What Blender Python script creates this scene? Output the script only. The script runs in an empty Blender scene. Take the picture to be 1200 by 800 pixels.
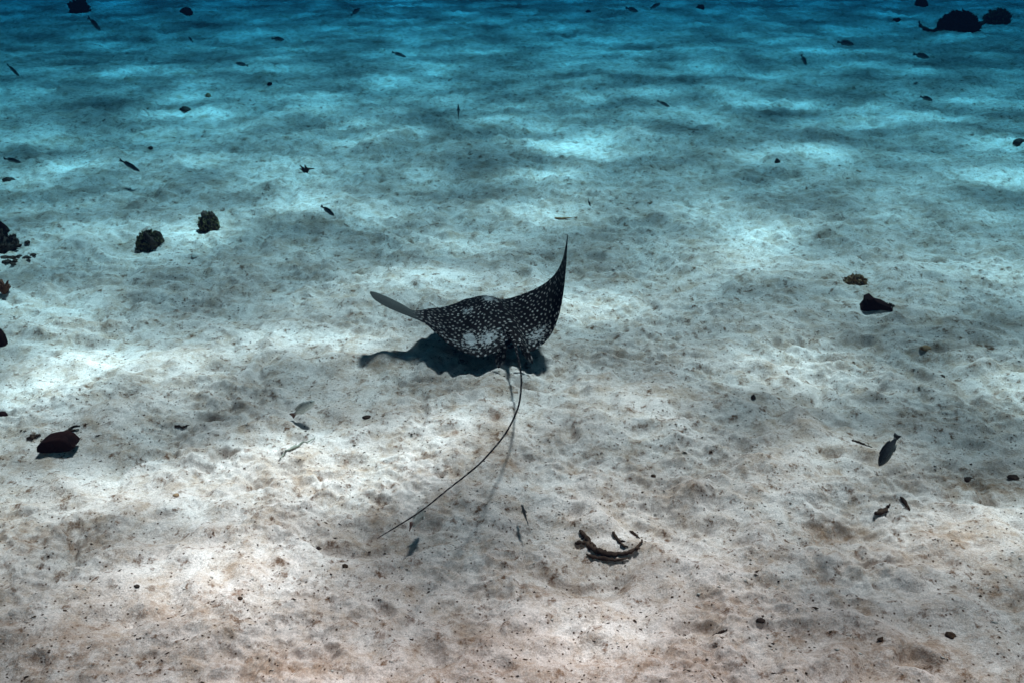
import bpy, bmesh, math, random
import numpy as np
from mathutils import Vector, Matrix

R = math.radians
sc = bpy.context.scene
col = sc.collection
random.seed(7)
rng = np.random.default_rng(11)

# ------------------------------------------------------------------ camera
CAM_H, PITCH, F = 2.2, 27.0, 1039.0          # metres, degrees below level, focal length in 1200-px units
cd = bpy.data.cameras.new("camera")
cd.sensor_width = 36.0
cd.lens = 36.0 * F / 1200.0
cd.clip_start, cd.clip_end = 0.02, 1000.0
cam = bpy.data.objects.new("camera", cd)
cam.location = (0, 0, CAM_H)
cam.rotation_euler = (R(90 - PITCH), 0, 0)
col.objects.link(cam)
sc.camera = cam

# ------------------------------------------------------------------ sky, sun, exposure
SUN_RIGHT, SUN_BACK = math.tan(R(12)), math.tan(R(20))   # the sun stands high, behind the ray and a little to the right
sdir = Vector((SUN_RIGHT, SUN_BACK, 1)).normalized()     # towards the sun
w = bpy.data.worlds.new("World"); sc.world = w; w.use_nodes = True
nt = w.node_tree
sky = nt.nodes.new("ShaderNodeTexSky"); sky.sky_type = 'NISHITA'; sky.sun_disc = False
sky.sun_elevation = math.asin(sdir.z); sky.sun_rotation = math.atan2(sdir.x, sdir.y)
bg = nt.nodes["Background"]; bg.inputs[1].default_value = 0.009
nt.links.new(sky.outputs[0], bg.inputs[0])
sl = bpy.data.lights.new("sun", 'SUN'); sl.energy = 5.0; sl.angle = R(5.0); sl.color = (1.0, 0.385, 0.33)
so = bpy.data.objects.new("sun", sl); col.objects.link(so)
so.rotation_euler = sdir.to_track_quat('Z', 'Y').to_euler()
so.location = (1, 3, 8)
sc.view_settings.view_transform = 'Standard'; sc.view_settings.look = 'None'
sc.view_settings.gamma = 1.0; sc.view_settings.exposure = 3.35
sc.cycles.volume_bounces = 0
sc.cycles.max_bounces = 4
sc.cycles.diffuse_bounces = 1
sc.cycles.glossy_bounces = 1
sc.cycles.transparent_max_bounces = 12

# ------------------------------------------------------------------ noise
def _h(ix, iy, s):
    n = (ix.astype(np.int64) * 374761393 + iy.astype(np.int64) * 668265263 + s * 1274126177) & 0xffffffff
    n = ((n ^ (n >> 13)) * 1274126177) & 0xffffffff
    return ((n ^ (n >> 16)) & 0xffffff) / float(0x1000000)
def noise(x, y, s=0):
    x = np.asarray(x, float); y = np.asarray(y, float)
    ix, iy = np.floor(x), np.floor(y); fx, fy = x - ix, y - iy
    ux, uy = fx*fx*fx*(fx*(fx*6-15)+10), fy*fy*fy*(fy*(fy*6-15)+10)
    def g(dx, dy):
        a = _h(ix+dx, iy+dy, s) * 2*np.pi
        return np.cos(a)*(fx-dx) + np.sin(a)*(fy-dy)
    a, b, c, d = g(0,0), g(1,0), g(0,1), g(1,1)
    return 1.5*((a*(1-ux)+b*ux)*(1-uy) + (c*(1-ux)+d*ux)*uy)      # about -1 .. 1
def sm(a, b, x):
    t = np.clip((x-a)/(b-a), 0, 1); return t*t*(3-2*t)

# ------------------------------------------------------------------ picture point -> place on the ground
cp, sp = math.cos(R(PITCH)), math.sin(R(PITCH))
def ray_dir(px, py):
    a, b = (px-600)/F, (400-py)/F
    return Vector((a, cp + b*sp, -sp + b*cp))
def flat(px, py, z=0.0):
    d = ray_dir(px, py); t = (z-CAM_H)/d.z
    return Vector((d.x*t, d.y*t, z))
def at(px, py, Y):
    d = ray_dir(px, py); t = Y/d.y
    return Vector((d.x*t, Y, CAM_H + d.z*t))

# hand placed mounds (x, y, radius, height)
MOUNDS = []
def mound(px, py, rpx, h):
    p = flat(px, py); s = p.length and (Vector((p.x, p.y, CAM_H)).length / F)
    MOUNDS.append((p.x, p.y, rpx*s, h))
for a in [(745,164,20,.10), (100,285,22,.05), (128,500,38,.045), (470,166,26,.10), (125,178,20,.06), (440,178,22,.07),
          (835,186,30,.07), (75,110,12,.09), (700,660,55,-.03), (560,300,40,.03), (900,560,60,.03), (985,630,30,-.035), (60,392,40,.04),
          (1095,408,25,-.03), (1160,560,45,-.04), (300,620,80,.03), (960,160,24,.07)]:
    mound(*a)

def H(x, y):
    x = np.asarray(x, float); y = np.asarray(y, float)
    far = sm(6, 20, y)
    wx = x + .10*noise(x*2.1, y*2.1, 91); wy = y + .10*noise(x*2.1+7, y*2.1, 92)
    z = .045*noise(x/2.3, y/2.3, 1) + .030*noise(x/1.0, y/1.0, 2)
    z = z + (.034+.03*far)*(1-1.6*np.abs(noise(wx/.62, wy/.50, 3)))*(.5+.5*sm(-.4,.4,noise(x/1.7,y/1.7,33)))
    z = z + .042*(-np.abs(noise(wx/.24, wy/.20, 4)))*(.35+.9*sm(-.35,.45,noise(x/.9,y/.9,34)))
    z = z + .025*noise(wx/.12, wy/.10, 5)
    q = sm(-.5, .5, noise(x/.55, y/.55, 35))
    z = z + q*(.021*(-np.abs(noise(x/.066, y/.058, 6))) + .011*noise(x/.036, y/.032, 7))
    z = z + .0030*noise(x/.017, y/.017, 8)
    # burrow pits and little casts
    p = noise(x/.095, y/.085, 9); z = z - .026*sm(.50, .80, p)*q
    p = noise(x/.17+3, y/.15, 10); z = z - .042*sm(.45, .85, p)
    p = noise(x/.30+3, y/.26, 14); z = z + .048*sm(.45, .95, p)
    for mx, my, r, h in MOUNDS:
        d2 = ((x-mx)**2 + (y-my)**2)/(r*r)
        z = z + h*np.exp(-d2*1.2)
    return z
def gz(x, y): return float(H(np.array([x]), np.array([y]))[0])
def ground(px, py):
    z = 0.0
    for _ in range(12):
        p = flat(px, py, z); z = .5*z + .5*gz(p.x, p.y)
    return Vector((p.x, p.y, gz(p.x, p.y)))
def mpp(p): return (Vector(p) - Vector((0,0,CAM_H))).length / F       # metres per picture unit at p

# ------------------------------------------------------------------ materials
def mat(name):
    m = bpy.data.materials.new(name); m.use_nodes = True
    n = m.node_tree.nodes; l = m.node_tree.links
    b = n["Principled BSDF"]; b.inputs["Roughness"].default_value = .9
    b.inputs["Specular IOR Level"].default_value = .08
    return m, n, l, b
def N(n, t, **k):
    o = n.new(t)
    for a, v in k.items(): setattr(o, a, v)
    return o
def ramp(n, stops):
    r = n.new("ShaderNodeValToRGB"); e = r.color_ramp.elements
    while len(e) > 1: e.remove(e[-1])
    e[0].position, e[0].color = stops[0][0], (*stops[0][1], 1)
    for p, c in stops[1:]:
        x = e.new(p); x.color = (*c, 1)
    return r
def g3(v): return (v, v, v)
def mix(n, l, fac, a, b, mode='MIX'):
    m = n.new("ShaderNodeMix"); m.data_type = 'RGBA'; m.blend_type = mode
    for s, v in ((m.inputs[0], fac), (m.inputs[6], a), (m.inputs[7], b)):
        if hasattr(v, "links"): l.new(v, s)
        else: s.default_value = v if not isinstance(v, tuple) else (*v, 1)
    return m.outputs[2]
def tex(n, l, co, scale, detail=4, rough=.55, sc3=None):
    t = n.new("ShaderNodeTexNoise"); t.inputs["Scale"].default_value = scale
    t.inputs["Detail"].default_value = detail; t.inputs["Roughness"].default_value = rough
    if sc3:
        mp = n.new("ShaderNodeMapping"); mp.inputs["Scale"].default_value = sc3
        l.new(co, mp.inputs[0]); co = mp.outputs[0]
    l.new(co, t.inputs["Vector"])
    return t.outputs["Fac"]

def sand_material():
    m, n, l, b = mat("coral_sand")
    co = n.new("ShaderNodeTexCoord").outputs["Object"]
    # broad tone, tan algal film, fine grain, dark specks of detritus
    r1 = ramp(n, [(.30, (.54,.42,.36)), (.48, (.82,.67,.60)), (.66, (.90,.77,.70))]); l.new(tex(n,l,co,2.6,6,.62), r1.inputs[0])
    film = ramp(n, [(.46, g3(0)), (.66, g3(.9))]); l.new(tex(n,l,co,8.5,12,.78), film.inputs[0])
    c = mix(n, l, film.outputs[0], r1.outputs[0], (.46,.305,.21))
    f2 = ramp(n, [(.55, g3(0)), (.65, g3(1))]); l.new(tex(n,l,co,19,8,.74), f2.inputs[0])
    c = mix(n, l, f2.outputs[0], c, (.20,.11,.07))
    f3 = ramp(n, [(.60, g3(0)), (.72, g3(.9))]); l.new(tex(n,l,co,9,9,.70), f3.inputs[0])
    c = mix(n, l, f3.outputs[0], c, (.27,.145,.095))
    stn = N(n, "ShaderNodeAttribute", attribute_name="stain").outputs["Fac"]
    f4 = ramp(n, [(.43, g3(.12)), (.58, g3(1))]); l.new(tex(n,l,co,21,11,.80), f4.inputs[0])
    c = mix(n, l, mix(n, l, 1.0, stn, f4.outputs[0], 'MULTIPLY'), c, (.32,.18,.105))
    gr = ramp(n, [(.25, g3(.62)), (.5, g3(1)), (.8, g3(1.25))]); l.new(tex(n,l,co,170,3,.6), gr.inputs[0])
    c = mix(n, l, 1.0, c, gr.outputs[0], 'MULTIPLY')
    v = n.new("ShaderNodeTexVoronoi"); v.inputs["Scale"].default_value = 48; l.new(co, v.inputs["Vector"])
    sp1 = ramp(n, [(.13, g3(1)), (.24, g3(0))]); l.new(v.outputs["Distance"], sp1.inputs[0])
    hue = n.new("ShaderNodeSeparateColor"); l.new(v.outputs["Color"], hue.inputs[0])
    keep = ramp(n, [(.58, g3(0)), (.62, g3(1))]); l.new(hue.outputs[0], keep.inputs[0])
    k = mix(n, l, 1.0, sp1.outputs[0], keep.outputs[0], 'MULTIPLY')
    c = mix(n, l, k, c, (.10,.055,.035))
    l.new(c, b.inputs["Base Color"])
    b1 = n.new("ShaderNodeBump"); b1.inputs["Strength"].default_value = .9; b1.inputs["Distance"].default_value = .012
    l.new(tex(n,l,co,38,8,.68), b1.inputs["Height"])
    b2 = n.new("ShaderNodeBump"); b2.inputs["Strength"].default_value = .7; b2.inputs["Distance"].default_value = .004
    l.new(tex(n,l,co,150,4,.7), b2.inputs["Height"]); l.new(b1.outputs[0], b2.inputs["Normal"])
    l.new(b2.outputs[0], b.inputs["Normal"])
    b.inputs["Roughness"].default_value = 1.0; b.inputs["Specular IOR Level"].default_value = 0
    return m

def simple(name, c1, c2, scale=20, rough=.9, bump=0.0, spec=.08):
    m, n, l, b = mat(name)
    co = n.new("ShaderNodeTexCoord").outputs["Object"]
    f = tex(n, l, co, scale, 6, .65)
    r = ramp(n, [(.35, c1), (.65, c2)]); l.new(f, r.inputs[0]); l.new(r.outputs[0], b.inputs["Base Color"])
    b.inputs["Roughness"].default_value = rough; b.inputs["Specular IOR Level"].default_value = spec
    if bump:
        bm_ = n.new("ShaderNodeBump"); bm_.inputs["Distance"].default_value = bump; l.new(f, bm_.inputs["Height"]); l.new(bm_.outputs[0], b.inputs["Normal"])
    return m

# ------------------------------------------------------------------ object helpers
def link(name, me, m, parent=None, smooth=True):
    o = bpy.data.objects.new(name, me); col.objects.link(o)
    if m and not me.materials: me.materials.append(m)
    if smooth: me.polygons.foreach_set("use_smooth", [True]*len(me.polygons))
    if parent: o.parent = parent
    return o
def tag(o, label=None, cat=None, group=None, kind=None):
    if label: o["label"] = label
    if cat: o["category"] = cat
    if group: o["group"] = group
    if kind: o["kind"] = kind
    return o
def empty(name, loc):
    o = bpy.data.objects.new(name, None); o.empty_display_size = .05; o.location = loc; col.objects.link(o); return o
def pymesh(name, v, f):
    me = bpy.data.meshes.new(name); me.from_pydata([tuple(p) for p in v], [], f); me.update(); return me
def gridmesh(name, X, Y, Z):
    nr, nc = X.shape
    me = bpy.data.meshes.new(name)
    v = np.stack([X, Y, Z], -1).reshape(-1, 3).astype(np.float32)
    i = np.arange(nr*nc).reshape(nr, nc)
    q = np.stack([i[:-1,:-1], i[:-1,1:], i[1:,1:], i[1:,:-1]], -1).reshape(-1, 4)
    me.vertices.add(len(v)); me.vertices.foreach_set("co", v.ravel())
    me.loops.add(q.size); me.loops.foreach_set("vertex_index", q.ravel().astype(np.int32))
    me.polygons.add(len(q)); me.polygons.foreach_set("loop_start", (np.arange(len(q))*4).astype(np.int32))
    me.polygons.foreach_set("use_smooth", np.ones(len(q), bool))
    me.update(calc_edges=True)
    return me
class MB:
    def __init__(s): s.v = []; s.f = []
    def add(s, v, f):
        k = len(s.v); s.v += [tuple(p) for p in v]; s.f += [tuple(i+k for i in q) for q in f]
    def tube(s, pts, rad, seg=8):
        pts = [Vector(p) for p in pts]; k = len(s.v); n = len(pts); up = Vector((.13,.27,.95))
        for i, p in enumerate(pts):
            t = (pts[min(i+1,n-1)] - pts[max(i-1,0)]).normalized()
            a = t.cross(up).normalized(); b2 = t.cross(a).normalized()
            for j in range(seg):
                th = 2*math.pi*j/seg
                s.v.append(tuple(p + (a*math.cos(th) + b2*math.sin(th))*rad[i]))
        for i in range(n-1):
            for j in range(seg):
                s.f.append((k+i*seg+j, k+i*seg+(j+1)%seg, k+(i+1)*seg+(j+1)%seg, k+(i+1)*seg+j))
        s.f.append(tuple(k+j for j in reversed(range(seg)))); s.f.append(tuple(k+(n-1)*seg+j for j in range(seg)))
    def mesh(s, name): return pymesh(name, s.v, s.f)

# ------------------------------------------------------------------ sea floor
ang = np.linspace(math.atan2(CAM_H, 1.25), math.atan2(CAM_H, 24.0), 980)
ys = np.concatenate([np.linspace(-40, 1.0, 14), CAM_H/np.tan(ang), np.geomspace(24.6, 140, 50)])
u = np.linspace(-1, 1, 900); u = .72*u + .28*u**3
hw = np.where(ys > 1.2, (.62*ys+1.0)*1.42, (.62*1.2+1.0)*1.42 + (1.2-ys)*2.0)
Y = np.repeat(ys[:,None], len(u), 1); X = hw[:,None]*u[None,:]
sea = link("sea_floor", gridmesh("sea_floor", X, Y, H(X, Y)), sand_material(), smooth=False)
STAIN = [(1150,560,60,20,1),(975,622,38,12,1),(1095,640,90,26,.6),(920,752,34,16,.9),(650,690,60,12,.7),(505,458,70,14,.6),(60,640,90,22,.7),(105,380,28,6,.8),(1165,702,30,12,.9),(410,735,34,12,.7),
 (545,758,60,16,.7),(850,716,46,14,.7),(1090,408,18,9,.9),(595,545,18,9,.9),(728,326,24,6,.7),(715,655,50,8,.5),(200,720,90,30,.6),(60,780,120,40,.8),(330,780,120,34,.7),(760,790,120,30,.8),(1060,780,120,34,.7),(560,800,120,30,.7),(400,420,50,8,.4),(880,560,60,14,.5),
 (1170,470,40,20,.5),(950,500,60,12,.4),(320,560,40,10,.5),(820,190,24,6,.5),(70,165,30,6,.5),(1000,420,40,8,.5)]
sv = np.zeros_like(X)
for px, py, rw, rh, a in STAIN:
    p = flat(px, py); q = flat(px, py-rh); k = mpp((p.x, p.y, 0))
    sv = np.maximum(sv, a*np.exp(-((X-p.x)/(rw*k))**2 - ((Y-p.y)/max(.04, abs(q.y-p.y)))**2))
sa = sea.data.attributes.new("stain", 'FLOAT', 'POINT'); sa.data.foreach_set("value", sv.ravel().astype(np.float32))
tag(sea, kind="structure")

# ------------------------------------------------------------------ unseen water surface overhead: sun dapples and dark bands painted into its transparency
SURF = 4.2
def up_to_surface(x, y): return x + SUN_RIGHT*SURF, y + SUN_BACK*SURF
xs = np.concatenate([-np.geomspace(60, 9.2, 40), np.linspace(-9, 9, 240), np.geomspace(9.2, 60, 40)])
yy = np.concatenate([np.linspace(-60, 1.8, 60), np.linspace(2, 12, 190), np.geomspace(12.06, 90, 200)])
SX, SY = np.meshgrid(xs, yy)
fx, fy = SX - SUN_RIGHT*SURF, SY - SUN_BACK*SURF          # the patch of floor each bit of the sheet lights
swell = .46*noise(fx/1.25+.12*fy, fy/.75, 51) + .56*noise(fx/.62, fy/.42, 52) + .36*noise(fx/.30, fy/.21, 53)
dap = 1.5*swell*(1 + .35*sm(6, 10, fy))
DAPPLES = [  # picture x, y, half width, half height, strength of the bright or dark patch painted in
 (140,428,95,14,.40),(60,458,60,10,.28),(130,580,75,14,.55),(210,560,60,14,.25),(335,530,55,18,.30),(350,405,70,9,.26),(560,500,95,26,.24),
 (905,282,42,20,.40),(1090,300,80,18,.25),(690,178,60,13,.42),(640,205,50,8,.2),(565,240,45,9,.26),(345,196,30,9,.3),(480,155,24,8,.3),
 (240,262,30,10,.25),(850,330,50,16,.14),(1150,210,70,10,.18),(720,470,60,16,.12),(950,180,60,7,.15),(450,330,60,12,.12),(1080,640,80,20,.10),
 (270,670,60,20,.14),(760,620,90,24,.16),(600,110,70,6,.1),(330,140,60,7,.14),(160,290,60,14,.15),(980,540,30,14,.12),
 (110,122,50,12,-.22),(650,98,120,9,-.20),(800,166,45,12,-.30),(560,160,60,14,-.20),(560,198,50,12,-.16),(330,262,90,12,-.18),(1085,245,80,14,-.14),
 (1060,425,90,24,-.22),(1150,560,60,26,-.24),(120,630,110,20,-.22),(60,390,50,14,-.16),(330,445,130,14,-.20),(760,440,90,24,-.14),(830,410,60,18,-.12),
 (260,500,60,14,-.16),(880,470,50,20,-.12),(1000,395,60,10,-.12),(200,72,120,9,-.22),(1000,95,120,7,-.14),(900,240,70,10,-.12),(260,30,120,7,-.12),
 (920,160,40,10,-.18),(1180,390,40,22,-.16),(560,450,60,14,-.10),(480,760,80,22,-.12),(900,770,80,20,-.12),(60,700,80,20,-.06),
 (1200,70,150,34,-.16),(0,50,150,30,-.16),(1200,740,90,40,-.14),(0,730,70,40,-.14),(600,10,500,10,-.1)]  # last row paints darker frame corners and top edge into the sheet
for px, py, rw, rh, a in DAPPLES:
    p = flat(px, py); q = flat(px, py-rh); s = mpp((p.x, p.y, 0))
    dap = dap + 3.0*a*np.exp(-((fx-p.x)/(rw*s))**2 - ((fy-p.y)/max(.05, abs(q.y-p.y)))**2)
val = np.clip(.28*np.exp(dap), .04, 1.0)
me = gridmesh("water_surface", SX, SY, SURF + .05*swell)
at_ = me.attributes.new("dapple", 'FLOAT', 'POINT'); at_.data.foreach_set("value", val.ravel().astype(np.float32))
m = bpy.data.materials.new("dappled_water"); m.use_nodes = True; n = m.node_tree.nodes; l = m.node_tree.links; n.clear()
out = n.new("ShaderNodeOutputMaterial"); tr = n.new("ShaderNodeBsdfTransparent"); a_ = N(n, "ShaderNodeAttribute", attribute_name="dapple")
l.new(a_.outputs["Fac"], tr.inputs[0])
gl = n.new("ShaderNodeBsdfGlossy"); gl.inputs["Roughness"].default_value = .05; mx = n.new("ShaderNodeMixShader"); fr = n.new("ShaderNodeFresnel"); fr.inputs["IOR"].default_value = 1.33; l.new(fr.outputs[0], mx.inputs[0])
l.new(tr.outputs[0], mx.inputs[1]); l.new(gl.outputs[0], mx.inputs[2]); l.new(mx.outputs[0], out.inputs[0])
tag(link("water_surface", me, m, smooth=False), kind="structure")

# ------------------------------------------------------------------ the sea water itself (haze)
def box(name, a, b):
    v = [(x, y, z) for z in (a[2], b[2]) for y in (a[1], b[1]) for x in (a[0], b[0])]
    return pymesh(name, v, [(0,2,3,1), (4,5,7,6), (0,1,5,4), (2,6,7,3), (0,4,6,2), (1,3,7,5)])
m = bpy.data.materials.new("sea_water"); m.use_nodes = True; n = m.node_tree.nodes; n.clear()
out = n.new("ShaderNodeOutputMaterial"); pv = n.new("ShaderNodeVolumePrincipled")
pv.inputs["Density"].default_value = .385
pv.inputs["Color"].default_value = (.0009, .0033, .0085, 1)
pv.inputs["Absorption Color"].default_value = (.05, .52, .68, 1)
pv.inputs["Anisotropy"].default_value = 0
m.node_tree.links.new(pv.outputs[0], out.inputs["Volume"])
tag(link("haze", box("haze", (-150,-45,-1.4), (150,145,2.35)), m, smooth=False), kind="stuff")

# ------------------------------------------------------------------ the eagle ray
def catmull(P, t):
    n = len(P)-1; i = min(int(t), n-1); f = t-i
    p1, p2 = P[i], P[i+1]; p0 = P[i-1] if i else p1*2-p2; p3 = P[i+2] if i+2 <= n else p2*2-p1
    return .5*((2*p1) + (p2-p0)*f + (2*p0-5*p1+4*p2-p3)*f*f + (3*p1-p0-3*p2+p3)*f**3)
def ray_material():
    m, n, l, b = mat("spotted_skin")
    uv = n.new("ShaderNodeUVMap").outputs[0]
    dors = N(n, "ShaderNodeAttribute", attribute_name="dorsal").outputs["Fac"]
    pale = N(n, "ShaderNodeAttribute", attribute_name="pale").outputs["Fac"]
    v = n.new("ShaderNodeTexVoronoi"); v.voronoi_dimensions = '2D'; v.inputs["Scale"].default_value = 1/.030; v.inputs["Randomness"].default_value = .62
    mp = n.new("ShaderNodeMapping"); mp.inputs["Scale"].default_value = (1, .85, 1); mp.inputs["Rotation"].default_value = (0,0,.5)
    l.new(uv, mp.inputs[0]); l.new(mp.outputs[0], v.inputs["Vector"])
    th = N(n, "ShaderNodeMath", operation='MULTIPLY_ADD'); l.new(pale, th.inputs[0]); th.inputs[1].default_value = .12; th.inputs[2].default_value = .245
    df = N(n, "ShaderNodeMath", operation='SUBTRACT'); l.new(th.outputs[0], df.inputs[0]); l.new(v.outputs["Distance"], df.inputs[1])
    s = ramp(n, [(.0, g3(0)), (.09, g3(1))]); l.new(df.outputs[0], s.inputs[0])
    dk = ramp(n, [(.35, (.004,.003,.003)), (.7, (.012,.008,.008))]); l.new(tex(n,l,uv,14,5), dk.inputs[0])
    wt = ramp(n, [(.3, (.20,.17,.16)), (.7, (.44,.40,.38))]); l.new(tex(n,l,uv,22,5), wt.inputs[0])
    c = mix(n, l, s.outputs[0], dk.outputs[0], wt.outputs[0])
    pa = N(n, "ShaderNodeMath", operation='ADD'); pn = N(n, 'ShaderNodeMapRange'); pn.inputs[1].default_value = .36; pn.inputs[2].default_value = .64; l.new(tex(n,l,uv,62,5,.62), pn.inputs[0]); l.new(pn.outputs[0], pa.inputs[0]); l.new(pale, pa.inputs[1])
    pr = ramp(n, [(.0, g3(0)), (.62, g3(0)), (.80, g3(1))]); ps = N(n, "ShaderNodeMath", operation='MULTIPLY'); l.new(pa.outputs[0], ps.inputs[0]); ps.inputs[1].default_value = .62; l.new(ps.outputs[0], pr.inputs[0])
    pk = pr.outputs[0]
    sv_ = ramp(n, [(.38, g3(.35)), (.62, g3(1.05))]); l.new(tex(n,l,uv,5.5,3), sv_.inputs[0])
    c = mix(n, l, 1.0, c, sv_.outputs[0], 'MULTIPLY')
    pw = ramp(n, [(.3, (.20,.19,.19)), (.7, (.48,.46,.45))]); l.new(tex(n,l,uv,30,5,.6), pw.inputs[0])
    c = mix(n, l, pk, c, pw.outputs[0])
    under_shade = ramp(n, [(.3, (.036,.038,.036)), (.7, (.055,.057,.053))]); l.new(tex(n,l,uv,6,5), under_shade.inputs[0])  # grey of a shaded underside, also painted onto the left wing tip's top
    c = mix(n, l, dors, under_shade.outputs[0], c)
    l.new(c, b.inputs["Base Color"]); b.inputs["Roughness"].default_value = .7; b.inputs["Specular IOR Level"].default_value = .06
    return m
ST = [ # u, leading edge (px, py, Y), trailing edge (px, py, Y)
 (-1.00, (434,341.5,4.03), (433.5,344,4.02)),
 (-.975, (441,342.8,4.08), (438.5,351,3.97)),
 (-.92,  (455,348.5,4.12), (452,359.5,3.95)),
 (-.84,  (470,356,4.15), (469,367,3.93)),
 (-.77,  (481,362.5,4.12), (484,373,3.96)),
 (-.70,  (489,364,4.14), (499,380,3.94)),
 (-.58,  (503,361.5,4.22), (514,393.5,3.88)),
 (-.45,  (518,360,4.30), (530,405,3.84)),
 (-.30,  (533,356,4.37), (546,413.5,3.81)),
 (-.17,  (545,351.5,4.43), (564,418,3.79)),
 (-.07,  (556,350,4.50), (583,412,3.82)),
 (.00,   (565,350,4.53), (602,407,3.84)),
 (.07,   (575,350.5,4.50), (611,403,3.86)),
 (.17,   (590,351.5,4.44), (614,407,3.85)),
 (.30,   (606,347,4.39), (621,412,3.82)),
 (.45,   (624,340,4.33), (637,402.5,3.84)),
 (.60,   (640,331,4.26), (648,388,3.88)),
 (.74,   (651,320,4.20), (656,366,3.94)),
 (.86,   (658.5,306,4.15), (660.5,342,4.00)),
 (.95,   (662.5,290,4.10), (663.5,312,4.04)),
 (1.00,  (665,275,4.08), (665.3,279,4.07))]
def make_ray():
    LE = [at(a, b, y*1.036) for _, (a, b, y), _2 in ST]; TE = [at(a, b, y*1.036) for _, _2, (a, b, y) in ST]; U = [s[0] for s in ST]
    NC, MC = 200, 44
    ts = np.linspace(0, len(ST)-1, NC)
    cs = [.5-.5*math.cos(math.pi*i/(MC-1)) for i in range(MC)]
    L = [catmull(LE, t) for t in ts]; T = [catmull(TE, t) for t in ts]; uu = [float(np.interp(t, range(len(U)), U)) for t in ts]
    v, uvs, dors, pale = [], [], [], []
    top = [[0]*MC for _ in range(NC)]; bot = [[0]*MC for _ in range(NC)]
    span = 0; last = None
    for i in range(NC):
        mid = (L[i]+T[i])/2
        if last is not None: span += (mid-last).length
        last = mid
        a, b = max(i-2,0), min(i+2,NC-1)
        for j, c in enumerate(cs):
            p = L[i].lerp(T[i], c)
            tang = L[b].lerp(T[b], c) - L[a].lerp(T[a], c); ch = T[i]-L[i]
            nn = ch.cross(tang); nn = nn.normalized() if nn.length > 1e-12 else Vector((0,0,1))
            x = uu[i]; ax = abs(x)
            prof = (c**.5)*(1-c)*2.2 if 0 < c < 1 else 0
            body = math.exp(-(abs(x)/.22)**3)
            tt = (.036*body + .020*max(0, 1-ax)**1.3 + .0022)*prof
            hump = .014*math.exp(-(abs(x+.02)/.19)**3 - ((c-.28)/.22)**2) * min(1, c*6)
            groove = -.010*math.exp(-((x-.12)/.03)**2 - ((c-.3)/.25)**2) - .010*math.exp(-((x+.12)/.03)**2 - ((c-.3)/.25)**2)
            camber = .018*math.sin(math.pi*c)*(1-ax)
            edge = j in (0, MC-1)
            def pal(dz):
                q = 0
                for u0, c0, su, scc, a0 in ((-.24,.78,.055,.10,1.6), (-.30,.88,.20,.07,.6), (-.10,.82,.08,.10,.9), (.42,.84,.14,.12,.75), (.0,.27,.06,.08,1.6), (-.21,.34,.05,.08,.8), (-.58,.75,.2,.3,.3)):  # rear patches are merged spots; head patch paints in a sunlit dapple
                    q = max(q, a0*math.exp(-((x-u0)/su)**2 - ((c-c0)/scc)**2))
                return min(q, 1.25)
            length = ch.length
            top[i][j] = len(v); v.append(p + nn*(tt + hump + camber + (groove if not edge else 0) if not edge else 0)); uvs.append((span, (c-.5)*length)); dors.append(float(sm(-.78, -.69, x))); pale.append(pal(0))  # upper side of the left tip takes the shaded underside grey
            if edge: bot[i][j] = top[i][j]
            else:
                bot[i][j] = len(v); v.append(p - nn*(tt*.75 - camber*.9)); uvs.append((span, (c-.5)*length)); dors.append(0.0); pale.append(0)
    f = []
    for i in range(NC-1):
        for j in range(MC-1):
            f.append((top[i][j], top[i][j+1], top[i+1][j+1], top[i+1][j]))
            f.append((bot[i][j], bot[i+1][j], bot[i+1][j+1], bot[i][j+1]))
    f = [tuple(dict.fromkeys(q)) for q in f]; f = [q for q in f if len(q) > 2]
    # the tail, a long whip, grown out of the back of the disc
    TAIL = [(598,392,4.05),(602.5,401,3.96),(606,414,3.84),(609,428,3.71),(611,444,3.57),(609,469,3.36),(603,487.5,3.20),(592,508,3.03),(576,528,2.86),(557.5,547,2.71),(526,572,2.52),(495,597,2.34),(464,617,2.19),(442.5,630,2.09)]
    tp = [at(*q) for q in TAIL]; tp[0].z += .012
    pts = [catmull(tp, t) for t in np.linspace(0, len(tp)-1, 90)]
    rad = [.0195*math.exp(-i/5.5) + .0042*(1-i/92)**.7 + .0012 for i in range(90)]
    mb = MB(); mb.tube(pts, rad, 10); k = len(v)
    v += [Vector(p) for p in mb.v]; f += [tuple(i+k for i in q) for q in mb.f]
    uvs += [(2+.02*(i//10), .01*(i % 10)) for i in range(len(mb.v))]; dors += [1.0]*len(mb.v); pale += [0.0]*len(mb.v)
    # pelvic fins and the small dorsal fin: leaf shaped blades with thickness
    def blade(root, tip, side, wid, thick, dd=1.0, pl=.25):
        root, tip, side = Vector(root), Vector(tip), Vector(side).normalized()
        ax = tip-root; nn = ax.cross(side).normalized(); k = len(v); n1, n2 = 12, 6
        for i in range(n1):
            t = i/(n1-1); wv = wid*(.42+.75*math.sin(math.pi*min(1, t*.86+.06))**.8)*(1 if t < .93 else .55) * (1-t**6*.75)
            for s in (1, -1):
                for j in range(n2):
                    e = -1 + 2*j/(n2-1)
                    v.append(root + ax*t + side*(e*wv) + nn*(s*thick*(1-.9*e*e)*(1-.7*t)) + Vector((0,0,-.01*t*t)))
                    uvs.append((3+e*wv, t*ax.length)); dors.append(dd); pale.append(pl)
        row = 2*n2
        for i in range(n1-1):
            for s in range(2):
                for j in range(n2-1):
                    a = k+i*row+s*n2+j; q = (a, a+1, a+1+row, a+row); f.append(q if s else q[::-1])
            for j in (0, n2-1):
                a = k+i*row+j; f.append((a, a+n2, a+n2+row, a+row))
        a = k+(n1-1)*row
        for j in range(n2-1): f.append((a+j, a+j+1, a+n2+j+1, a+n2+j))
    blade(at(589,406,3.945), at(584.5,429,3.90), (1,-.1,.15), .024, .006, 1, .25)
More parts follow.
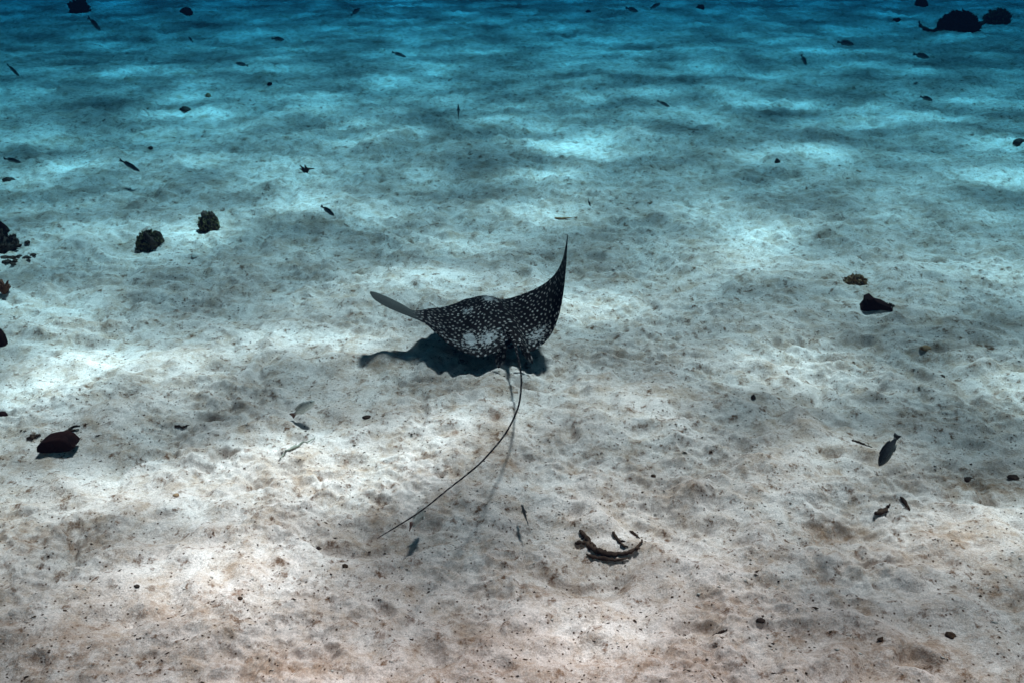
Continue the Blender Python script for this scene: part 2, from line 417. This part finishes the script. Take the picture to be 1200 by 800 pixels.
    blade(at(609,404,3.955), at(625,424,3.91), (.75,.5,.25), .016, .005, 1, .2)
    blade(at(604,404,3.935), at(606.5,411,3.863), (0,0,1), .012, .003)
    me = pymesh("eagle_ray", v, f)
    uvl = me.uv_layers.new(name="UVMap")
    li = np.empty(len(me.loops), np.int32); me.loops.foreach_get("vertex_index", li)
    uvl.data.foreach_set("uv", np.array(uvs, np.float32)[li].ravel())
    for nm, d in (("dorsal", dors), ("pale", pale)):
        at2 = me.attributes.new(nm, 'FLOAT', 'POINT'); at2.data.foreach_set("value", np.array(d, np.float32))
    bm = bmesh.new(); bm.from_mesh(me); bmesh.ops.recalc_face_normals(bm, faces=bm.faces); bm.to_mesh(me); bm.free()
    base = Vector((-.07, 4.1, 0))
    me.transform(Matrix.Translation(-base))
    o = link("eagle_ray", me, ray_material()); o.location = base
    return tag(o, "dark spotted eagle ray with raised wings and long thin tail gliding over sand", "ray")
make_ray()

# ------------------------------------------------------------------ fish
def fish_mesh(name, deep=.27, wide=.13, taper=1.0, eye=True):
    """length 1 along +x (head at +.5); one continuous body with its fins"""
    mb = MB(); nr, ns = 18, 12
    prof = [(0,.02),(.03,.22),(.08,.50),(.15,.76),(.25,.96),(.36,1.0),(.48,.93),(.60,.76),(.70,.56),(.78,.40),(.84,.31),(.88,.30)]
    k0 = 0
    for i in range(nr):
        t = .88*(i/(nr-1))**1.15
        r = np.interp(t, [p[0] for p in prof], [p[1] for p in prof])
        for j in range(ns):
            th = 2*math.pi*j/ns
            mb.v.append((.5-t, wide/2*(r**1.25 if t > .4 else r)*math.cos(th)*(1-.55*max(0,(t-.6))), deep/2*r*math.sin(th)*taper - .015*t))
    for i in range(nr-1):
        for j in range(ns):
            mb.f.append((i*ns+j, i*ns+(j+1)%ns, (i+1)*ns+(j+1)%ns, (i+1)*ns+j))
    mb.f.append(tuple(reversed(range(ns)))); mb.f.append(tuple((nr-1)*ns+j for j in range(ns)))
    def plate(pts, th=.006):
        k = len(mb.v); n_ = len(pts)
        for s in (1, -1):
            mb.v.extend((x, s*th+y, z) for x, y, z in pts)
        mb.f.append(tuple(range(k, k+n_))); mb.f.append(tuple(reversed(range(k+n_, k+2*n_))))
        for i in range(n_): mb.f.append((k+i, k+n_+i, k+n_+(i+1)%n_, k+(i+1)%n_))
    d = deep/2
    plate([(-.34,0,.28*d-.01), (-.44,0,.55*d), (-.50,0,.62*d), (-.485,0,.15*d), (-.48,0,-.25*d), (-.50,0,-.80*d), (-.44,0,-.68*d), (-.34,0,-.36*d-.01)])
    plate([(.24,0,.82*d), (.18,0,1.18*d), (.0,0,1.22*d), (-.18,0,.95*d), (-.26,0,.70*d), (-.22,0,.40*d), (0,0,.80*d)])
    plate([(.0,0,-.80*d), (-.04,0,-1.15*d), (-.16,0,-1.02*d), (-.24,0,-.80*d), (-.20,0,-.50*d)])
    for s in (1, -1):
        y = s*wide*.46
        plate([(.22,y,-.1*d), (.14,y*1.9,-.05*d), (.06,y*2.0,-.25*d), (.10,y*1.3,-.38*d), (.20,y,-.32*d)], .004)
    me = mb.mesh(name); return me
def fish_mat(name, back, flank, belly, tail):
    m, n, l, b = mat(name)
    co = n.new("ShaderNodeTexCoord").outputs["Object"]; sx = n.new("ShaderNodeSeparateXYZ"); l.new(co, sx.inputs[0])
    zz = N(n, "ShaderNodeMath", operation='MULTIPLY_ADD'); l.new(sx.outputs[2], zz.inputs[0]); zz.inputs[1].default_value = 3.4; zz.inputs[2].default_value = .5
    r = ramp(n, [(.12, belly), (.45, flank), (.80, back)]); l.new(zz.outputs[0], r.inputs[0])
    xx = N(n, "ShaderNodeMath", operation='ADD'); l.new(sx.outputs[0], xx.inputs[0]); xx.inputs[1].default_value = .5
    tf = ramp(n, [(.12, g3(1)), (.26, g3(0))]); l.new(xx.outputs[0], tf.inputs[0])
    c = mix(n, l, tf.outputs[0], r.outputs[0], tail)
    sp_ = ramp(n, [(.4, g3(.75)), (.6, g3(1.1))]); l.new(tex(n,l,co,28,4), sp_.inputs[0])
    c = mix(n, l, 1.0, c, sp_.outputs[0], 'MULTIPLY')
    l.new(c, b.inputs["Base Color"]); b.inputs["Roughness"].default_value = .45; b.inputs["Specular IOR Level"].default_value = .3
    return m
M_pale = fish_mat("pale_fish", (.42,.40,.36), (.70,.68,.62), (.80,.78,.72), (.16,.07,.05))
M_dark = fish_mat("dark_fish", (.02,.02,.022), (.07,.07,.075), (.16,.16,.15), (.02,.02,.022))
M_grey = fish_mat("grey_fish", (.05,.05,.05), (.14,.14,.13), (.26,.25,.23), (.06,.05,.05))
M_eye = simple("fish_eye", (.004,.004,.004), (.01,.01,.01), 5, .2, 0, .5)
FM = {}
def fmesh(kind, m):
    key = (kind, m.name)
    if key not in FM:
        deep, wide = {"slim": (.20,.11), "mid": (.28,.14), "deep": (.40,.17)}[kind]
        me = fish_mesh("fish_"+kind, deep, wide); me.materials.append(m)
        me.polygons.foreach_set("use_smooth", [True]*len(me.polygons)); FM[key] = (me, deep, wide)
    return FM[key]
def uvsph(r, seg=10, rings=6):
    bm = bmesh.new(); bmesh.ops.create_uvsphere(bm, u_segments=seg, v_segments=rings, radius=r)
    me = bpy.data.meshes.new("eye"); bm.to_mesh(me); bm.free()
    me.polygons.foreach_set("use_smooth", [True]*len(me.polygons)); me.materials.append(M_eye); return me
EYE = uvsph(.02)
def fish(tail_px, head_px, h, kind, m, label, group=None, lean=.25, eyes=False, roll=0):
    cx, cy = (tail_px[0]+head_px[0])/2, (tail_px[1]+head_px[1])/2
    c = flat(cx, cy, h)
    for _ in range(6): c = flat(cx, cy, gz(c.x, c.y)+h)
    s = mpp(c); L = math.hypot(head_px[0]-tail_px[0], head_px[1]-tail_px[1])*s
    hd = at(*head_px, c.y - lean*L/2); tl = at(*tail_px, c.y + lean*L/2)
    x = (hd-tl); L = x.length; x.normalize()
    up = Vector((0,0,1)) if abs(x.z) < .9 else Vector((0,1,0))
    y = up.cross(x).normalized(); z = x.cross(y)
    M = Matrix((x, y, z)).transposed().to_4x4() @ Matrix.Rotation(roll, 4, 'X') @ Matrix.Scale(L, 4)
    me, deep, wide = fmesh(kind, m)
    o = bpy.data.objects.new("fish", me); col.objects.link(o)
    o.matrix_world = Matrix.Translation((hd+tl)/2) @ M
    tag(o, label, "fish", group)
    if eyes:
        for sgn in (1, -1):
            e = bpy.data.objects.new("eye", EYE); col.objects.link(e); e.parent = o
            e.location = (.385, sgn*wide*.40, deep*.13)
    return o
fish((341,487), (369,469), .06, "mid", M_pale, "pale fish with dark eye and brown tail near the curved grey strip laid as its shadow", eyes=True, lean=.1)
fish((480,616), (497,598), .12, "mid", M_pale, "small pale plump fish just beneath the tip of the ray's tail", eyes=True, lean=-2.0)
fish((619,614), (611,590), .07, "slim", M_grey, "slim grey fish hanging over the sand just behind the curved branch fragments", eyes=True, lean=-1.2)
fish((1052,508), (1030,546), .10, "mid", M_dark, "large dark plump fish nosing down at the sand", eyes=True, lean=.3, roll=1.0)
fish((376,241), (392,253), .18, "mid", M_dark, "small dark fish diving past the two algae covered rocks", eyes=True)
fish((140,187), (164,201), .18, "slim", M_dark, "long slim dark fish beyond the two algae covered rocks")
fish((4,185.5), (25,190.5), .15, "slim", M_dark, "dark fish swimming level above the rubble heap")
fish((8,75), (23,90), .25, "slim", M_grey, "slim blue grey fish angled head down over far sand")
fish((537.5,141), (537,121.5), .2, "slim", M_dark, "slim dark fish swimming straight up, beyond the ray")
M_blue = fish_mat("blue_grey_fish", (.08,.09,.10), (.15,.16,.17), (.22,.22,.22), (.08,.09,.10))
FAR = "small fish scattered over the far sand"
for t, h_, k, lab in [((459,61),(476,67),"slim",0), ((770,118),(785,125.5),"slim","slim dark fish gliding just beyond the sharp pale mound"), ((981,49),(1001,52.5),"mid",0),
                 ((1070,63),(1089,68),"mid","dark fish swimming level in front of the two bushy far rocks"), ((1078,113),(1093,118),"mid",0),
                 ((939,64),(945,77),"mid","small dark fish pointing steeply head down over far sand"), ((103,20),(118,36),"mid","dark fish diving in front of the large weedy far rock"), ((318,45),(333,47),"mid",0),
                 ((291,77),(276,74),"mid","small dark fish hovering beyond the tiny dark stone and rusty sponge"), ((733,9),(748,14),"mid",0),
                 ((226,50),(221,43),"mid","tiny dark fish pointing steeply upward over far sand"), ((411,18),(422,10),"mid",0), ((762,10),(774,4),"mid",0)]:
    fish(t, h_, .3, k, M_blue, lab or "small dark fish hovering over the far blue sand", FAR)
fish((689,234), (692,242), .05, "mid", M_grey, "tiny grey fish low over the sand beyond the ray's raised wing")

# ------------------------------------------------------------------ rocks, algae, debris
M_rock = simple("rock", (.025,.016,.013), (.085,.055,.042), 14, .9, .01)
M_red = simple("encrusted_rock", (.010,.003,.003), (.030,.009,.007), 9, .85, .006)
M_algae = simple("brown_algae", (.04,.03,.014), (.17,.13,.06), 30, .9)
M_rust = simple("rusty_algae", (.24,.13,.07), (.46,.28,.16), 30, .9)
M_wood = simple("wood", (.022,.012,.008), (.085,.05,.034), 25, .9, .004)
M_shell = simple("shell", (.40,.33,.28), (.68,.62,.56), 30, .7)
M_deb = simple("detritus", (.018,.010,.007), (.10,.055,.03), 60, .95)
M_shadow = simple("fish_shadow", (.20,.20,.15), (.34,.33,.27), 25, .8)  # even grey standing in for a fish's cast shadow
M_plant = simple("red_weed", (.10,.035,.02), (.24,.10,.06), 20, .9)

def lump(name, r, sq=(1,1,.8), amp=.3, seed=0, sub=3, cut=-.35):
    bm = bmesh.new(); bmesh.ops.create_icosphere(bm, subdivisions=sub, radius=1)
    rr = random.Random(seed); o1, o2 = rr.random()*50, rr.random()*50
    for v in bm.verts:
        p = v.co
        a = float(noise(p.x*1.3+o1+p.z*.9, p.y*1.3+o2-p.z*.7, seed)); b = float(noise(p.x*3.1+o2+p.z*2.3, p.y*3.1-p.z*2.1+o1, seed+1)); c = float(noise(p.x*7+p.z*5, p.y*7-p.z*6+o1, seed+2))
        s = 1 + amp*a + .5*amp*b + .25*amp*c
        v.co = Vector((p.x*sq[0]*s, p.y*sq[1]*s, max(p.z, cut)*sq[2]*s))*r
    me = bpy.data.meshes.new(name); bm.to_mesh(me); bm.free(); return me
def tufts(name, r, sq, count, seed, size=.16, up=.4):
    """small crumpled leaf blades, each a thin wedge with its own thickness, over the crown of a lump"""
    rr = random.Random(seed); mb = MB()
    for _ in range(count):
        th, z = rr.random()*2*math.pi, rr.uniform(-.25, 1)
        k = math.sqrt(max(0, 1-z*z)); d = Vector((k*math.cos(th), k*math.sin(th), z))
        p = Vector((d.x*sq[0], d.y*sq[1], d.z*sq[2]))*r*rr.uniform(.8, 1.05)
        a = (d + Vector((rr.gauss(0,.5), rr.gauss(0,.5), rr.gauss(up,.4)))).normalized()
        b = a.cross(Vector((rr.gauss(0,1), rr.gauss(0,1), rr.gauss(0,1)))).normalized(); c = a.cross(b)
        L, W, T = r*size*rr.uniform(.7,1.9), r*size*rr.uniform(.35,.8), r*size*.12
        q = [p-b*W*.4-c*T, p+b*W*.4-c*T, p+c*T, p+a*L*.55-b*W+c*T*2, p+a*L*.55+b*W+c*T*2, p+a*L*.5-c*T, p+a*L+c*T*rr.uniform(-4,4)]
        mb.add(q, [(0,1,4,5),(0,5,3),(1,2,4),(2,0,3),(2,3,4),(3,5,6),(5,4,6),(4,3,6)])
    return mb.mesh(name)
def rock(px, py, wpx, label, name="rock", sq=(1,1,.8), m=None, amp=.3, seed=0, algae=0, ma=None, cat="rock", group=None, sink=.25, rot=0, tsize=.20):
    """px, py: where it meets the sand; wpx: its width there in the picture"""
    p = ground(px, py); r = wpx*mpp(p)/2/sq[0]*(.86 if not algae else .95)
    p.y += r*sq[1]*.5; p.z = gz(p.x, p.y)
    p.z += r*sq[2]*(.35-sink)
    if algae:
        e = empty(name, p); e.rotation_euler = (0,0,rot)
        link("stone", lump("stone", r*.86, sq, amp, seed), m or M_rock, e)
        link("algae", tufts("algae", r*.9, sq, algae, seed+5, tsize), ma or M_algae, e, smooth=False)["kind"] = "stuff"
        return tag(e, label, cat, group)
    o = link(name, lump(name, r, sq, amp, seed, 3 if wpx > 9 else 2), m or M_rock); o.location = p; o.rotation_euler = (0,0,rot)
    return tag(o, label, cat, group)
rock(174,291,30, "broad dark algae covered rock, the nearer of the pair to the rubble heap", "algae_rock", (1,.8,1.15), seed=3, algae=420, amp=.6, rot=.4)
rock(244,270,25, "upright dark algae covered rock, the farther of the pair from the rubble heap", "algae_rock", (1,.8,1.35), seed=8, algae=420, amp=.65, rot=1.2)
rock(1125,39,42, "big dark rock bushy with algae, the larger of two far off", "algae_rock", (1,.7,.75), M_red, seed=12, algae=700, ma=M_red, amp=.5, tsize=.19)
rock(1170,29,27, "rounded dark rock fringed with algae, the smaller of two far off", "algae_rock", (1,.8,.8), M_red, seed=15, algae=220, ma=M_algae, amp=.2)
rock(92,15,21, "large dark weedy rock on the farthest sand opposite the two bushy rocks", "algae_rock", (1,.8,1.1), M_red, seed=18, algae=180, ma=M_red, amp=.4)
for px, py, wp, sd, lab in ((217,17,14,21,0), (821,11,10,22,0), (1080,8,14,23,"dark rock standing behind the trailing branch of the big bushy rock"), (1052,26,11,24,"small dark rock beside the trailing branch of the big bushy rock"), (690,15,9,25,0)):
    rock(px, py, wp, lab or "small dark rounded rock on the far blue sand", "rock", (1,.9,.95), M_red, .3, sd, group="small rocks on the far sand")
rock(217,132,13, "small brown rock alone on the sand, beyond the slim dark fish", "rock", (1,.8,.75), M_rock, .3, 31)
rock(316,101,6, "tiny dark stone on the sand near a rusty sponge", "stone", (1,.9,.9), M_red, .3, 32, cat="stone")
rock(244,114,7, "tiny rusty orange sponge tuft on the sand", "sponge", (1,.8,1.2), M_rust, .4, 33, cat="sponge")
rock(176,175,6, "tiny round pale brown stone beyond the upright algae rock", "stone", (1,.9,.9), M_wood, .3, 34, cat="stone")
rock(911,191,7, "tiny dark upright stone on pale sand", "stone", (1,.9,1.3), M_rock, .3, 35, cat="stone")
rock(1197,168,14, "dark stone sitting alone on the bright bluish sand", "stone", (1,.8,.8), M_rock, .3, 36, cat="stone")
rock(9,213,13, "small dark flat stone beneath the level swimming fish", "stone", (1,.7,.5), M_rock, .3, 37, cat="stone")
# rubble heap
rock(-4,296,42, "brown lumpy rock topped with algae in the rubble heap", "algae_rock", (1,.8,.75), M_rock, seed=41, algae=160, ma=M_wood, amp=.4)
rock(-2,276,22, "dark rounded rock perched behind the rubble heap", "rock", (1,.8,1.0), M_red, .25, 42, sink=0)
rock(31,284,7, "small black pebble beside the rubble heap", "pebble", (1,.9,.8), M_rock, .3, 43, cat="pebble")
for px, py, wp, sd in ((8,309,10,44), (15,311,8,45), (30,303,9,46), (38,300,8,47), (22,302,8,48), (12,303,10,49), (5,303,10,50), (18,307,8,59), (33,306,6,60)):
    rock(px, py, wp, "small dark flat stone lying in front of the rubble heap", "stone", (1,.7,.5), M_wood if sd % 2 else M_rock, .4, sd, group="stones of the rubble heap", cat="stone")
rock(-1,404,15, "dark rock with an upright face at the edge of the sandy hollow", "rock", (.8,.8,1.8), M_red, .3, 51, sink=.1)
rock(2,491,14, "small dark blue grey rock half sunk in the sand", "rock", (1,.8,.9), M_red, .3, 52)
# weeds
rock(1004,336,22, "rusty brown tuft of algae behind the dark wedge of rock", "algae_tuft", (1,.8,.75), M_wood, seed=61, algae=240, ma=M_rust, amp=.5, cat="algae", tsize=.4)
def wedge_rock():
    # dark broken slab sloping down to the right
    p = ground(1030, 362); s = mpp(p)*.9; mb = MB()
    out_ = [(-21,-2),(-16,6),(-17,12),(-10,14),(-3,9),(6,6),(13,3),(18,-1),(17,-7),(10,-9),(2,-5),(-8,-3)]
    n_ = len(out_); dep = 17*s
    vv = []
    for k, (ly, sc_) in enumerate(((-.1,.92),(.15,1),(.8,.95),(1,.7))):
        for i, (x, z) in enumerate(out_):
            jx = random.gauss(0,.5); vv.append(((x*sc_+jx)*s, ly*dep+random.gauss(0,.6)*s, ((z+3)*sc_+random.gauss(0,.5))*s*1.05))
    ff = [tuple(range(n_))] + [tuple(reversed(range(3*n_, 4*n_)))]
    for k in range(3):
        for i in range(n_): ff.append((k*n_+i, (k+1)*n_+i, (k+1)*n_+(i+1)%n_, k*n_+(i+1)%n_))
    e = empty("rock_slab", (p.x, p.y, p.z - 3*s))
    me = pymesh("slab", vv, ff); bm = bmesh.new(); bm.from_mesh(me); bmesh.ops.recalc_face_normals(bm, faces=bm.faces); bm.to_mesh(me); bm.free()
    link("slab", me, M_red, e, smooth=False)
    a = link("algae", tufts("algae", 7*s, (1.6,.9,.7), 160, 66, .25), M_wood, e, smooth=False); a["kind"] = "stuff"; a.location = (10*s, dep*.4, 1*s)
    tag(e, "dark broken wedge of rock sloping down to a furry brown end", "rock")
wedge_rock()
def red_rock():
    p = ground(64, 530); s = mpp(p)*.82
    out_ = [(-23,0),(-22,10),(-14,19),(-2,23),(11,25),(18,21),(22,13),(25,8),(20,3),(5,-1),(-8,-2),(-17,-2)]
    n_ = len(out_); vv = []; dep = 26*s
    for ly, sc_, dz in ((0,.93,0),(.06,1,0),(.6,1.0,-.5),(.95,.93,-2),(1.0,.8,-3)):
        for x, z in out_: vv.append((x*sc_*s + random.gauss(0,.25)*s, ly*dep, ((z-10)*sc_+10+dz+random.gauss(0,.25))*s*.78))
    ff = [tuple(range(n_)), tuple(reversed(range(4*n_, 5*n_)))]
    for k in range(4):
        for i in range(n_): ff.append((k*n_+i, (k+1)*n_+i, (k+1)*n_+(i+1)%n_, k*n_+(i+1)%n_))
    me = pymesh("block", vv, ff); bm = bmesh.new(); bm.from_mesh(me); bmesh.ops.recalc_face_normals(bm, faces=bm.faces)
    bmesh.ops.subdivide_edges(bm, edges=bm.edges, cuts=1, use_grid_fill=True)
    bmesh.ops.triangulate(bm, faces=bm.faces); bmesh.ops.subdivide_edges(bm, edges=bm.edges, cuts=1)
    for v in bm.verts:
        q = v.co/s; k = float(noise(q.x/7+q.y/9, q.z/6-q.y/8, 77))*1.1 + float(noise(q.x/2.5+q.y/3, q.z/2.5, 78))*.45
        v.co += Vector((.5, -1, .7))*k*s
    bm.to_mesh(me); bm.free()
    e = empty("rock_block", (p.x, p.y, p.z)); link("block", me, M_red, e, smooth=False)
    tag(e, "dark red blocky rock lying half buried among twigs", "rock")
red_rock()

def twig(pxs, rad, label, m=M_wood, name="twig", cat="twig", lift=.4, group=None, side=()):
    """a crooked stick lying on the sand through the given points; side: little side shoots"""
    pts = []
    for q in pxs:
        p = ground(q[0], q[1]); s = mpp(p)
        pts.append(Vector((p.x, p.y, p.z + (rad*lift + (q[2] if len(q) > 2 else 0))*s)))
    s = mpp(pts[0]); base = pts[len(pts)//2].copy(); n_ = max(8, len(pts)*5)
    cur = [catmull(pts, t) - base for t in np.linspace(0, len(pts)-1, n_)]
    for c in cur: c.z = max(c.z, gz(c.x+base.x, c.y+base.y) - base.z + .25*rad*s)
    kr = random.Random(int(pxs[0][0]*3+pxs[0][1])); cur = [c + Vector((kr.gauss(0,.3), kr.gauss(0,.5), kr.gauss(0,.3)))*rad*.35*s for c in cur]
    rr = random.Random(int(pxs[0][0]*7+pxs[0][1])); rads = [max(.15, (1-.55*abs(2*i/(n_-1)-.8))*(1+rr.gauss(0,.20)))*rad*s for i in range(n_)]
    mb = MB(); mb.tube(cur, rads, 7)
    for i, (dx, dz, ln) in enumerate(side):
        c = cur[int((i+1)*n_/(len(side)+1))]; d = Vector((dx, rr.gauss(0,.3), dz)).normalized()*ln*s
        mb.tube([c, c+d*.5+Vector((0,0,.1*ln*s)), c+d], [rad*.6*s, rad*.45*s, rad*.15*s], 6)
    o = link(name, mb.mesh(name), m); o.location = base
    return tag(o, label, cat, group)
twig([(674,636,0),(684,636,1),(694,643,1),(706,648,1),(720,650,1),(734,648,1),(746,643,1.5),(752,634,2)], 3.6, "thick curved dark branch fragment lying like a smile on the sand", name="branch", cat="branch", lift=.1, side=((-.6,.25,7),(.2,.8,4),(-.3,.4,4),(.5,-.1,6),(.9,.2,5)))
twig([(688,650,0),(697,654,1),(712,656,1),(724,657,1),(738,655,2)], 2.4, "thin curved branch lying just in front of the thick smiling branch", name="branch", cat="branch")
twig([(680,621,0),(684,628,1),(690,635,1),(698,641,0)], 3.2, "short dark stub slanting onto the thick smiling branch", name="branch", cat="branch")
twig([(718,624,1),(722,631,1),(728,638,.5),(736,641,0)], 2.2, "forked dark twig standing behind the thick smiling branch", name="branch", cat="branch", side=((.7,.3,8),))
twig([(738,622,0),(744,626,1),(749,631,1)], 1.8, "short dark twig lying behind the end of the thick branch", name="twig")
twig([(75,507),(84,502),(94,499)], 1.6, "thin forked dark twig lying farther behind the dark red block", side=((.6,.6,5),))
twig([(70,511),(80,506),(93,503)], 1.6, "thin straight dark twig lying close behind the dark red block")
twig([(31,515),(40,512),(48,510)], 2.6, "dark stub poking out beside the dark red block")
twig([(369,514,1),(360,519,1),(350,523,1),(340,527,1),(333,533,1),(328,538,.5)], 1.6, "pale curved blade of dead seagrass on bright sand", M_shadow, "fish_shadow_strip", "fish_shadow", .3)  # solid strip coloured grey in place of the pale fish's cast shadow
twig([(998,516),(1005,518),(1013,521),(1022,524)], 1.5, "crooked dark twig beside the plump dark fish")
twig([(1024,603,1),(1030,603,2),(1037,600,3),(1042,596,6)], 3.0, "small dark elbow of driftwood on tan sand", name="driftwood", cat="driftwood", side=((-.2,1,5),))
twig([(1055,582),(1061,590),(1066,598)], 2.2, "dark thin stick slanting beside the elbow of driftwood")
twig([(205,499),(214,500),(222,498)], 1.6, "short dark stick lying on the grey sand past the red block")
twig([(838,744),(845,741),(852,738)], 2.0, "short dark curved stick in front of a small black pebble")
twig([(1076,29,2),(1080,34,1),(1086,37,1),(1095,38,1),(1106,37,1)], 1.6, "dark branch trailing from the big bushy rock", name="branch", cat="branch")
twig([(1147,33,1),(1153,29,1),(1160,26,1)], 1.8, "dark branch bridging the two bushy far rocks", name="branch", cat="branch")
twig([(650,256),(660,256.5),(676,255)], 1.3, "thin rusty stick lying on pale sand beyond the raised wing", M_rust)
twig([(806,153),(815,153.5),(819,153)], 1.0, "thin rusty stick on shaded sand by the sharp pale mound", M_rust)
# branching weeds
def weed(px, py, hpx, label, m, seed, n_=7):
    p = ground(px, py); s = mpp(p); rr = random.Random(seed); mb = MB()
    for i in range(n_):
        a = rr.uniform(-1.2, 1.2); L = hpx*s*rr.uniform(.55,1.05); y0 = rr.gauss(0,.15)*hpx*s
        pts = [Vector((0,0,-.2*hpx*s)), Vector((math.sin(a)*.4*L, y0*.4, .45*L)), Vector((math.sin(a)*.8*L+rr.gauss(0,.1)*L, y0, .75*L*abs(math.cos(a))+.2*L))]
        mb.tube(pts, [hpx*s*.10, hpx*s*.12, hpx*s*.04], 6)
        e = pts[1]; mb.tube([e, e+Vector((rr.gauss(0,.25)*L, rr.gauss(0,.2)*L, .25*L))], [hpx*s*.09, hpx*s*.03], 5)
    o = link("seaweed", mb.mesh("seaweed"), m); o.location = p
    return tag(o, label, "seaweed")
weed(6, 343, 17, "rusty red forked seaweed standing between rubble heap and dark upright rock", M_plant, 3, 9)
weed(358, 203, 11, "small pale skeleton of branching weed on bright sand", M_wood, 5, 6)
# larger single pebbles and shells, each where it lies
for px, py, wp, sd, m_, lab, sq in [
  (891,730,12,71,M_rock,"black oblong pebble on tan sand behind a short curved stick",(1,.6,.55)), (373,643,6,72,M_rock,"tiny black pebble beyond the shadowed sand ripple",(1,.8,.9)),
  (404,664,9,73,M_deb,"dark lump of debris beside a crumbly brown patch",(1,.8,.7)), (430,490,12,74,M_wood,"dark brown shell bit on tan sand beside the ray's shadow",(1,.6,.4)),
  (883,467,6,75,M_rock,"tiny dark upright pebble on grey sand",(.8,.7,1.3)), (766,558,7,76,M_deb,"small dark pebble on bright sand beyond the branch fragments",(1,.8,.6)),
  (1105,441,8,77,M_rock,"dark flat pebble in the shaded hollow",(1,.8,.5)), (160,688,7,78,M_rock,"small black pebble on the pinkish sand",(1,.8,.8)),
  (206,581,9,79,M_rust,"small ochre shell on brilliant sunlit sand",(1,.7,.5)), (1114,746,13,80,M_deb,"dark lump of debris in a brown stained pit",(1,.8,.5)),
  (1033,750,11,81,M_deb,"dark sharp debris flake on pale pinkish sand",(1,.5,.35)), (1188,560,12,82,M_wood,"brown stone in the dark brown hollow",(1,.8,.5)), (1135,563,20,83,M_wood,"flat brown stone lying in the dark brown hollow",(1,.5,.3)),
  (281,702,7,84,M_deb,"small dark bit of debris on pink grey sand",(1,.8,.7)), (227,302,9,85,M_shell,"small pale shell between the two algae rocks",(1,.8,.6)), (1085,410,14,86,M_rust,"ochre stone on the rim of the shaded hollow",(1,.7,.5))]:
    nm = "shell" if "shell" in lab else "stone" if "stone" in lab else "pebble"
    rock(px, py, wp, lab, nm, sq, m_, .3, sd, cat=nm, rot=random.uniform(-.5,.5))

# loose litter on the sand: flakes, shell grit, crumbs - nobody could count it
def litter(name, m, count, smin, smax, seed, lo=1.35, hi=15, flatness=.45, thr=-.1):
    rr = np.random.default_rng(seed); vs, fs = [], []
    a = rr.uniform(math.atan2(CAM_H, hi), math.atan2(CAM_H, lo), count*3)
    y = CAM_H/np.tan(a); x = (rr.uniform(-1, 1, count*3))*(.62*y+1.0)*1.25
    keep = noise(x/.55, y/.45, seed) + .6*noise(x/.16, y/.14, seed+1) > thr
    x, y = x[keep][:count], y[keep][:count]; z = H(x, y); n_ = len(x)
    size = smin + (smax-smin)*rr.random(n_)**4
    size = size*(1+.05*np.maximum(0, y-4))
    V = np.zeros((n_, 6, 3)); base = np.array([[1,0,0],[0,1,0],[-1,0,0],[0,-1,0],[0,0,1],[0,0,-1]], float)
    j = base[None]*(1+rr.normal(0,.35,(n_,6,1))) + rr.normal(0,.22,(n_,6,3))
    st = np.stack([rr.uniform(.8,2.0,n_), rr.uniform(.4,1.0,n_), rr.uniform(.2,1.2,n_)*flatness], -1)
    j = j*st[:,None,:]; th = rr.uniform(-.9,.9,n_); c, s = np.cos(th)[:,None], np.sin(th)[:,None]
    jx, jy = j[...,0]*c - j[...,1]*s, j[...,0]*s + j[...,1]*c
    V[...,0] = x[:,None]+jx*size[:,None]; V[...,1] = y[:,None]+jy*size[:,None]; V[...,2] = z[:,None]+(j[...,2]+.10)*size[:,None]
    tri = np.array([[0,1,4],[1,2,4],[2,3,4],[3,0,4],[1,0,5],[2,1,5],[3,2,5],[0,3,5]])
    Fc = (tri[None] + (np.arange(n_)*6)[:,None,None]).reshape(-1,3)
    me = bpy.data.meshes.new(name); v = V.reshape(-1,3).astype(np.float32)
    me.vertices.add(len(v)); me.vertices.foreach_set("co", v.ravel()); me.loops.add(Fc.size); me.loops.foreach_set("vertex_index", Fc.ravel().astype(np.int32))
    me.polygons.add(len(Fc)); me.polygons.foreach_set("loop_start", (np.arange(len(Fc))*3).astype(np.int32)); me.update(calc_edges=True)
    return link(name, me, m, smooth=False)
tag(litter("debris", M_deb, 15000, .0012, .0065, 201), "dark brown flakes and crumbs of debris strewn over the sand", "debris", kind="stuff")
tag(litter("gravel", M_shell, 7000, .0015, .006, 231, flatness=.6), "pale shell grit and gravel strewn over the sand", "gravel", kind="stuff")
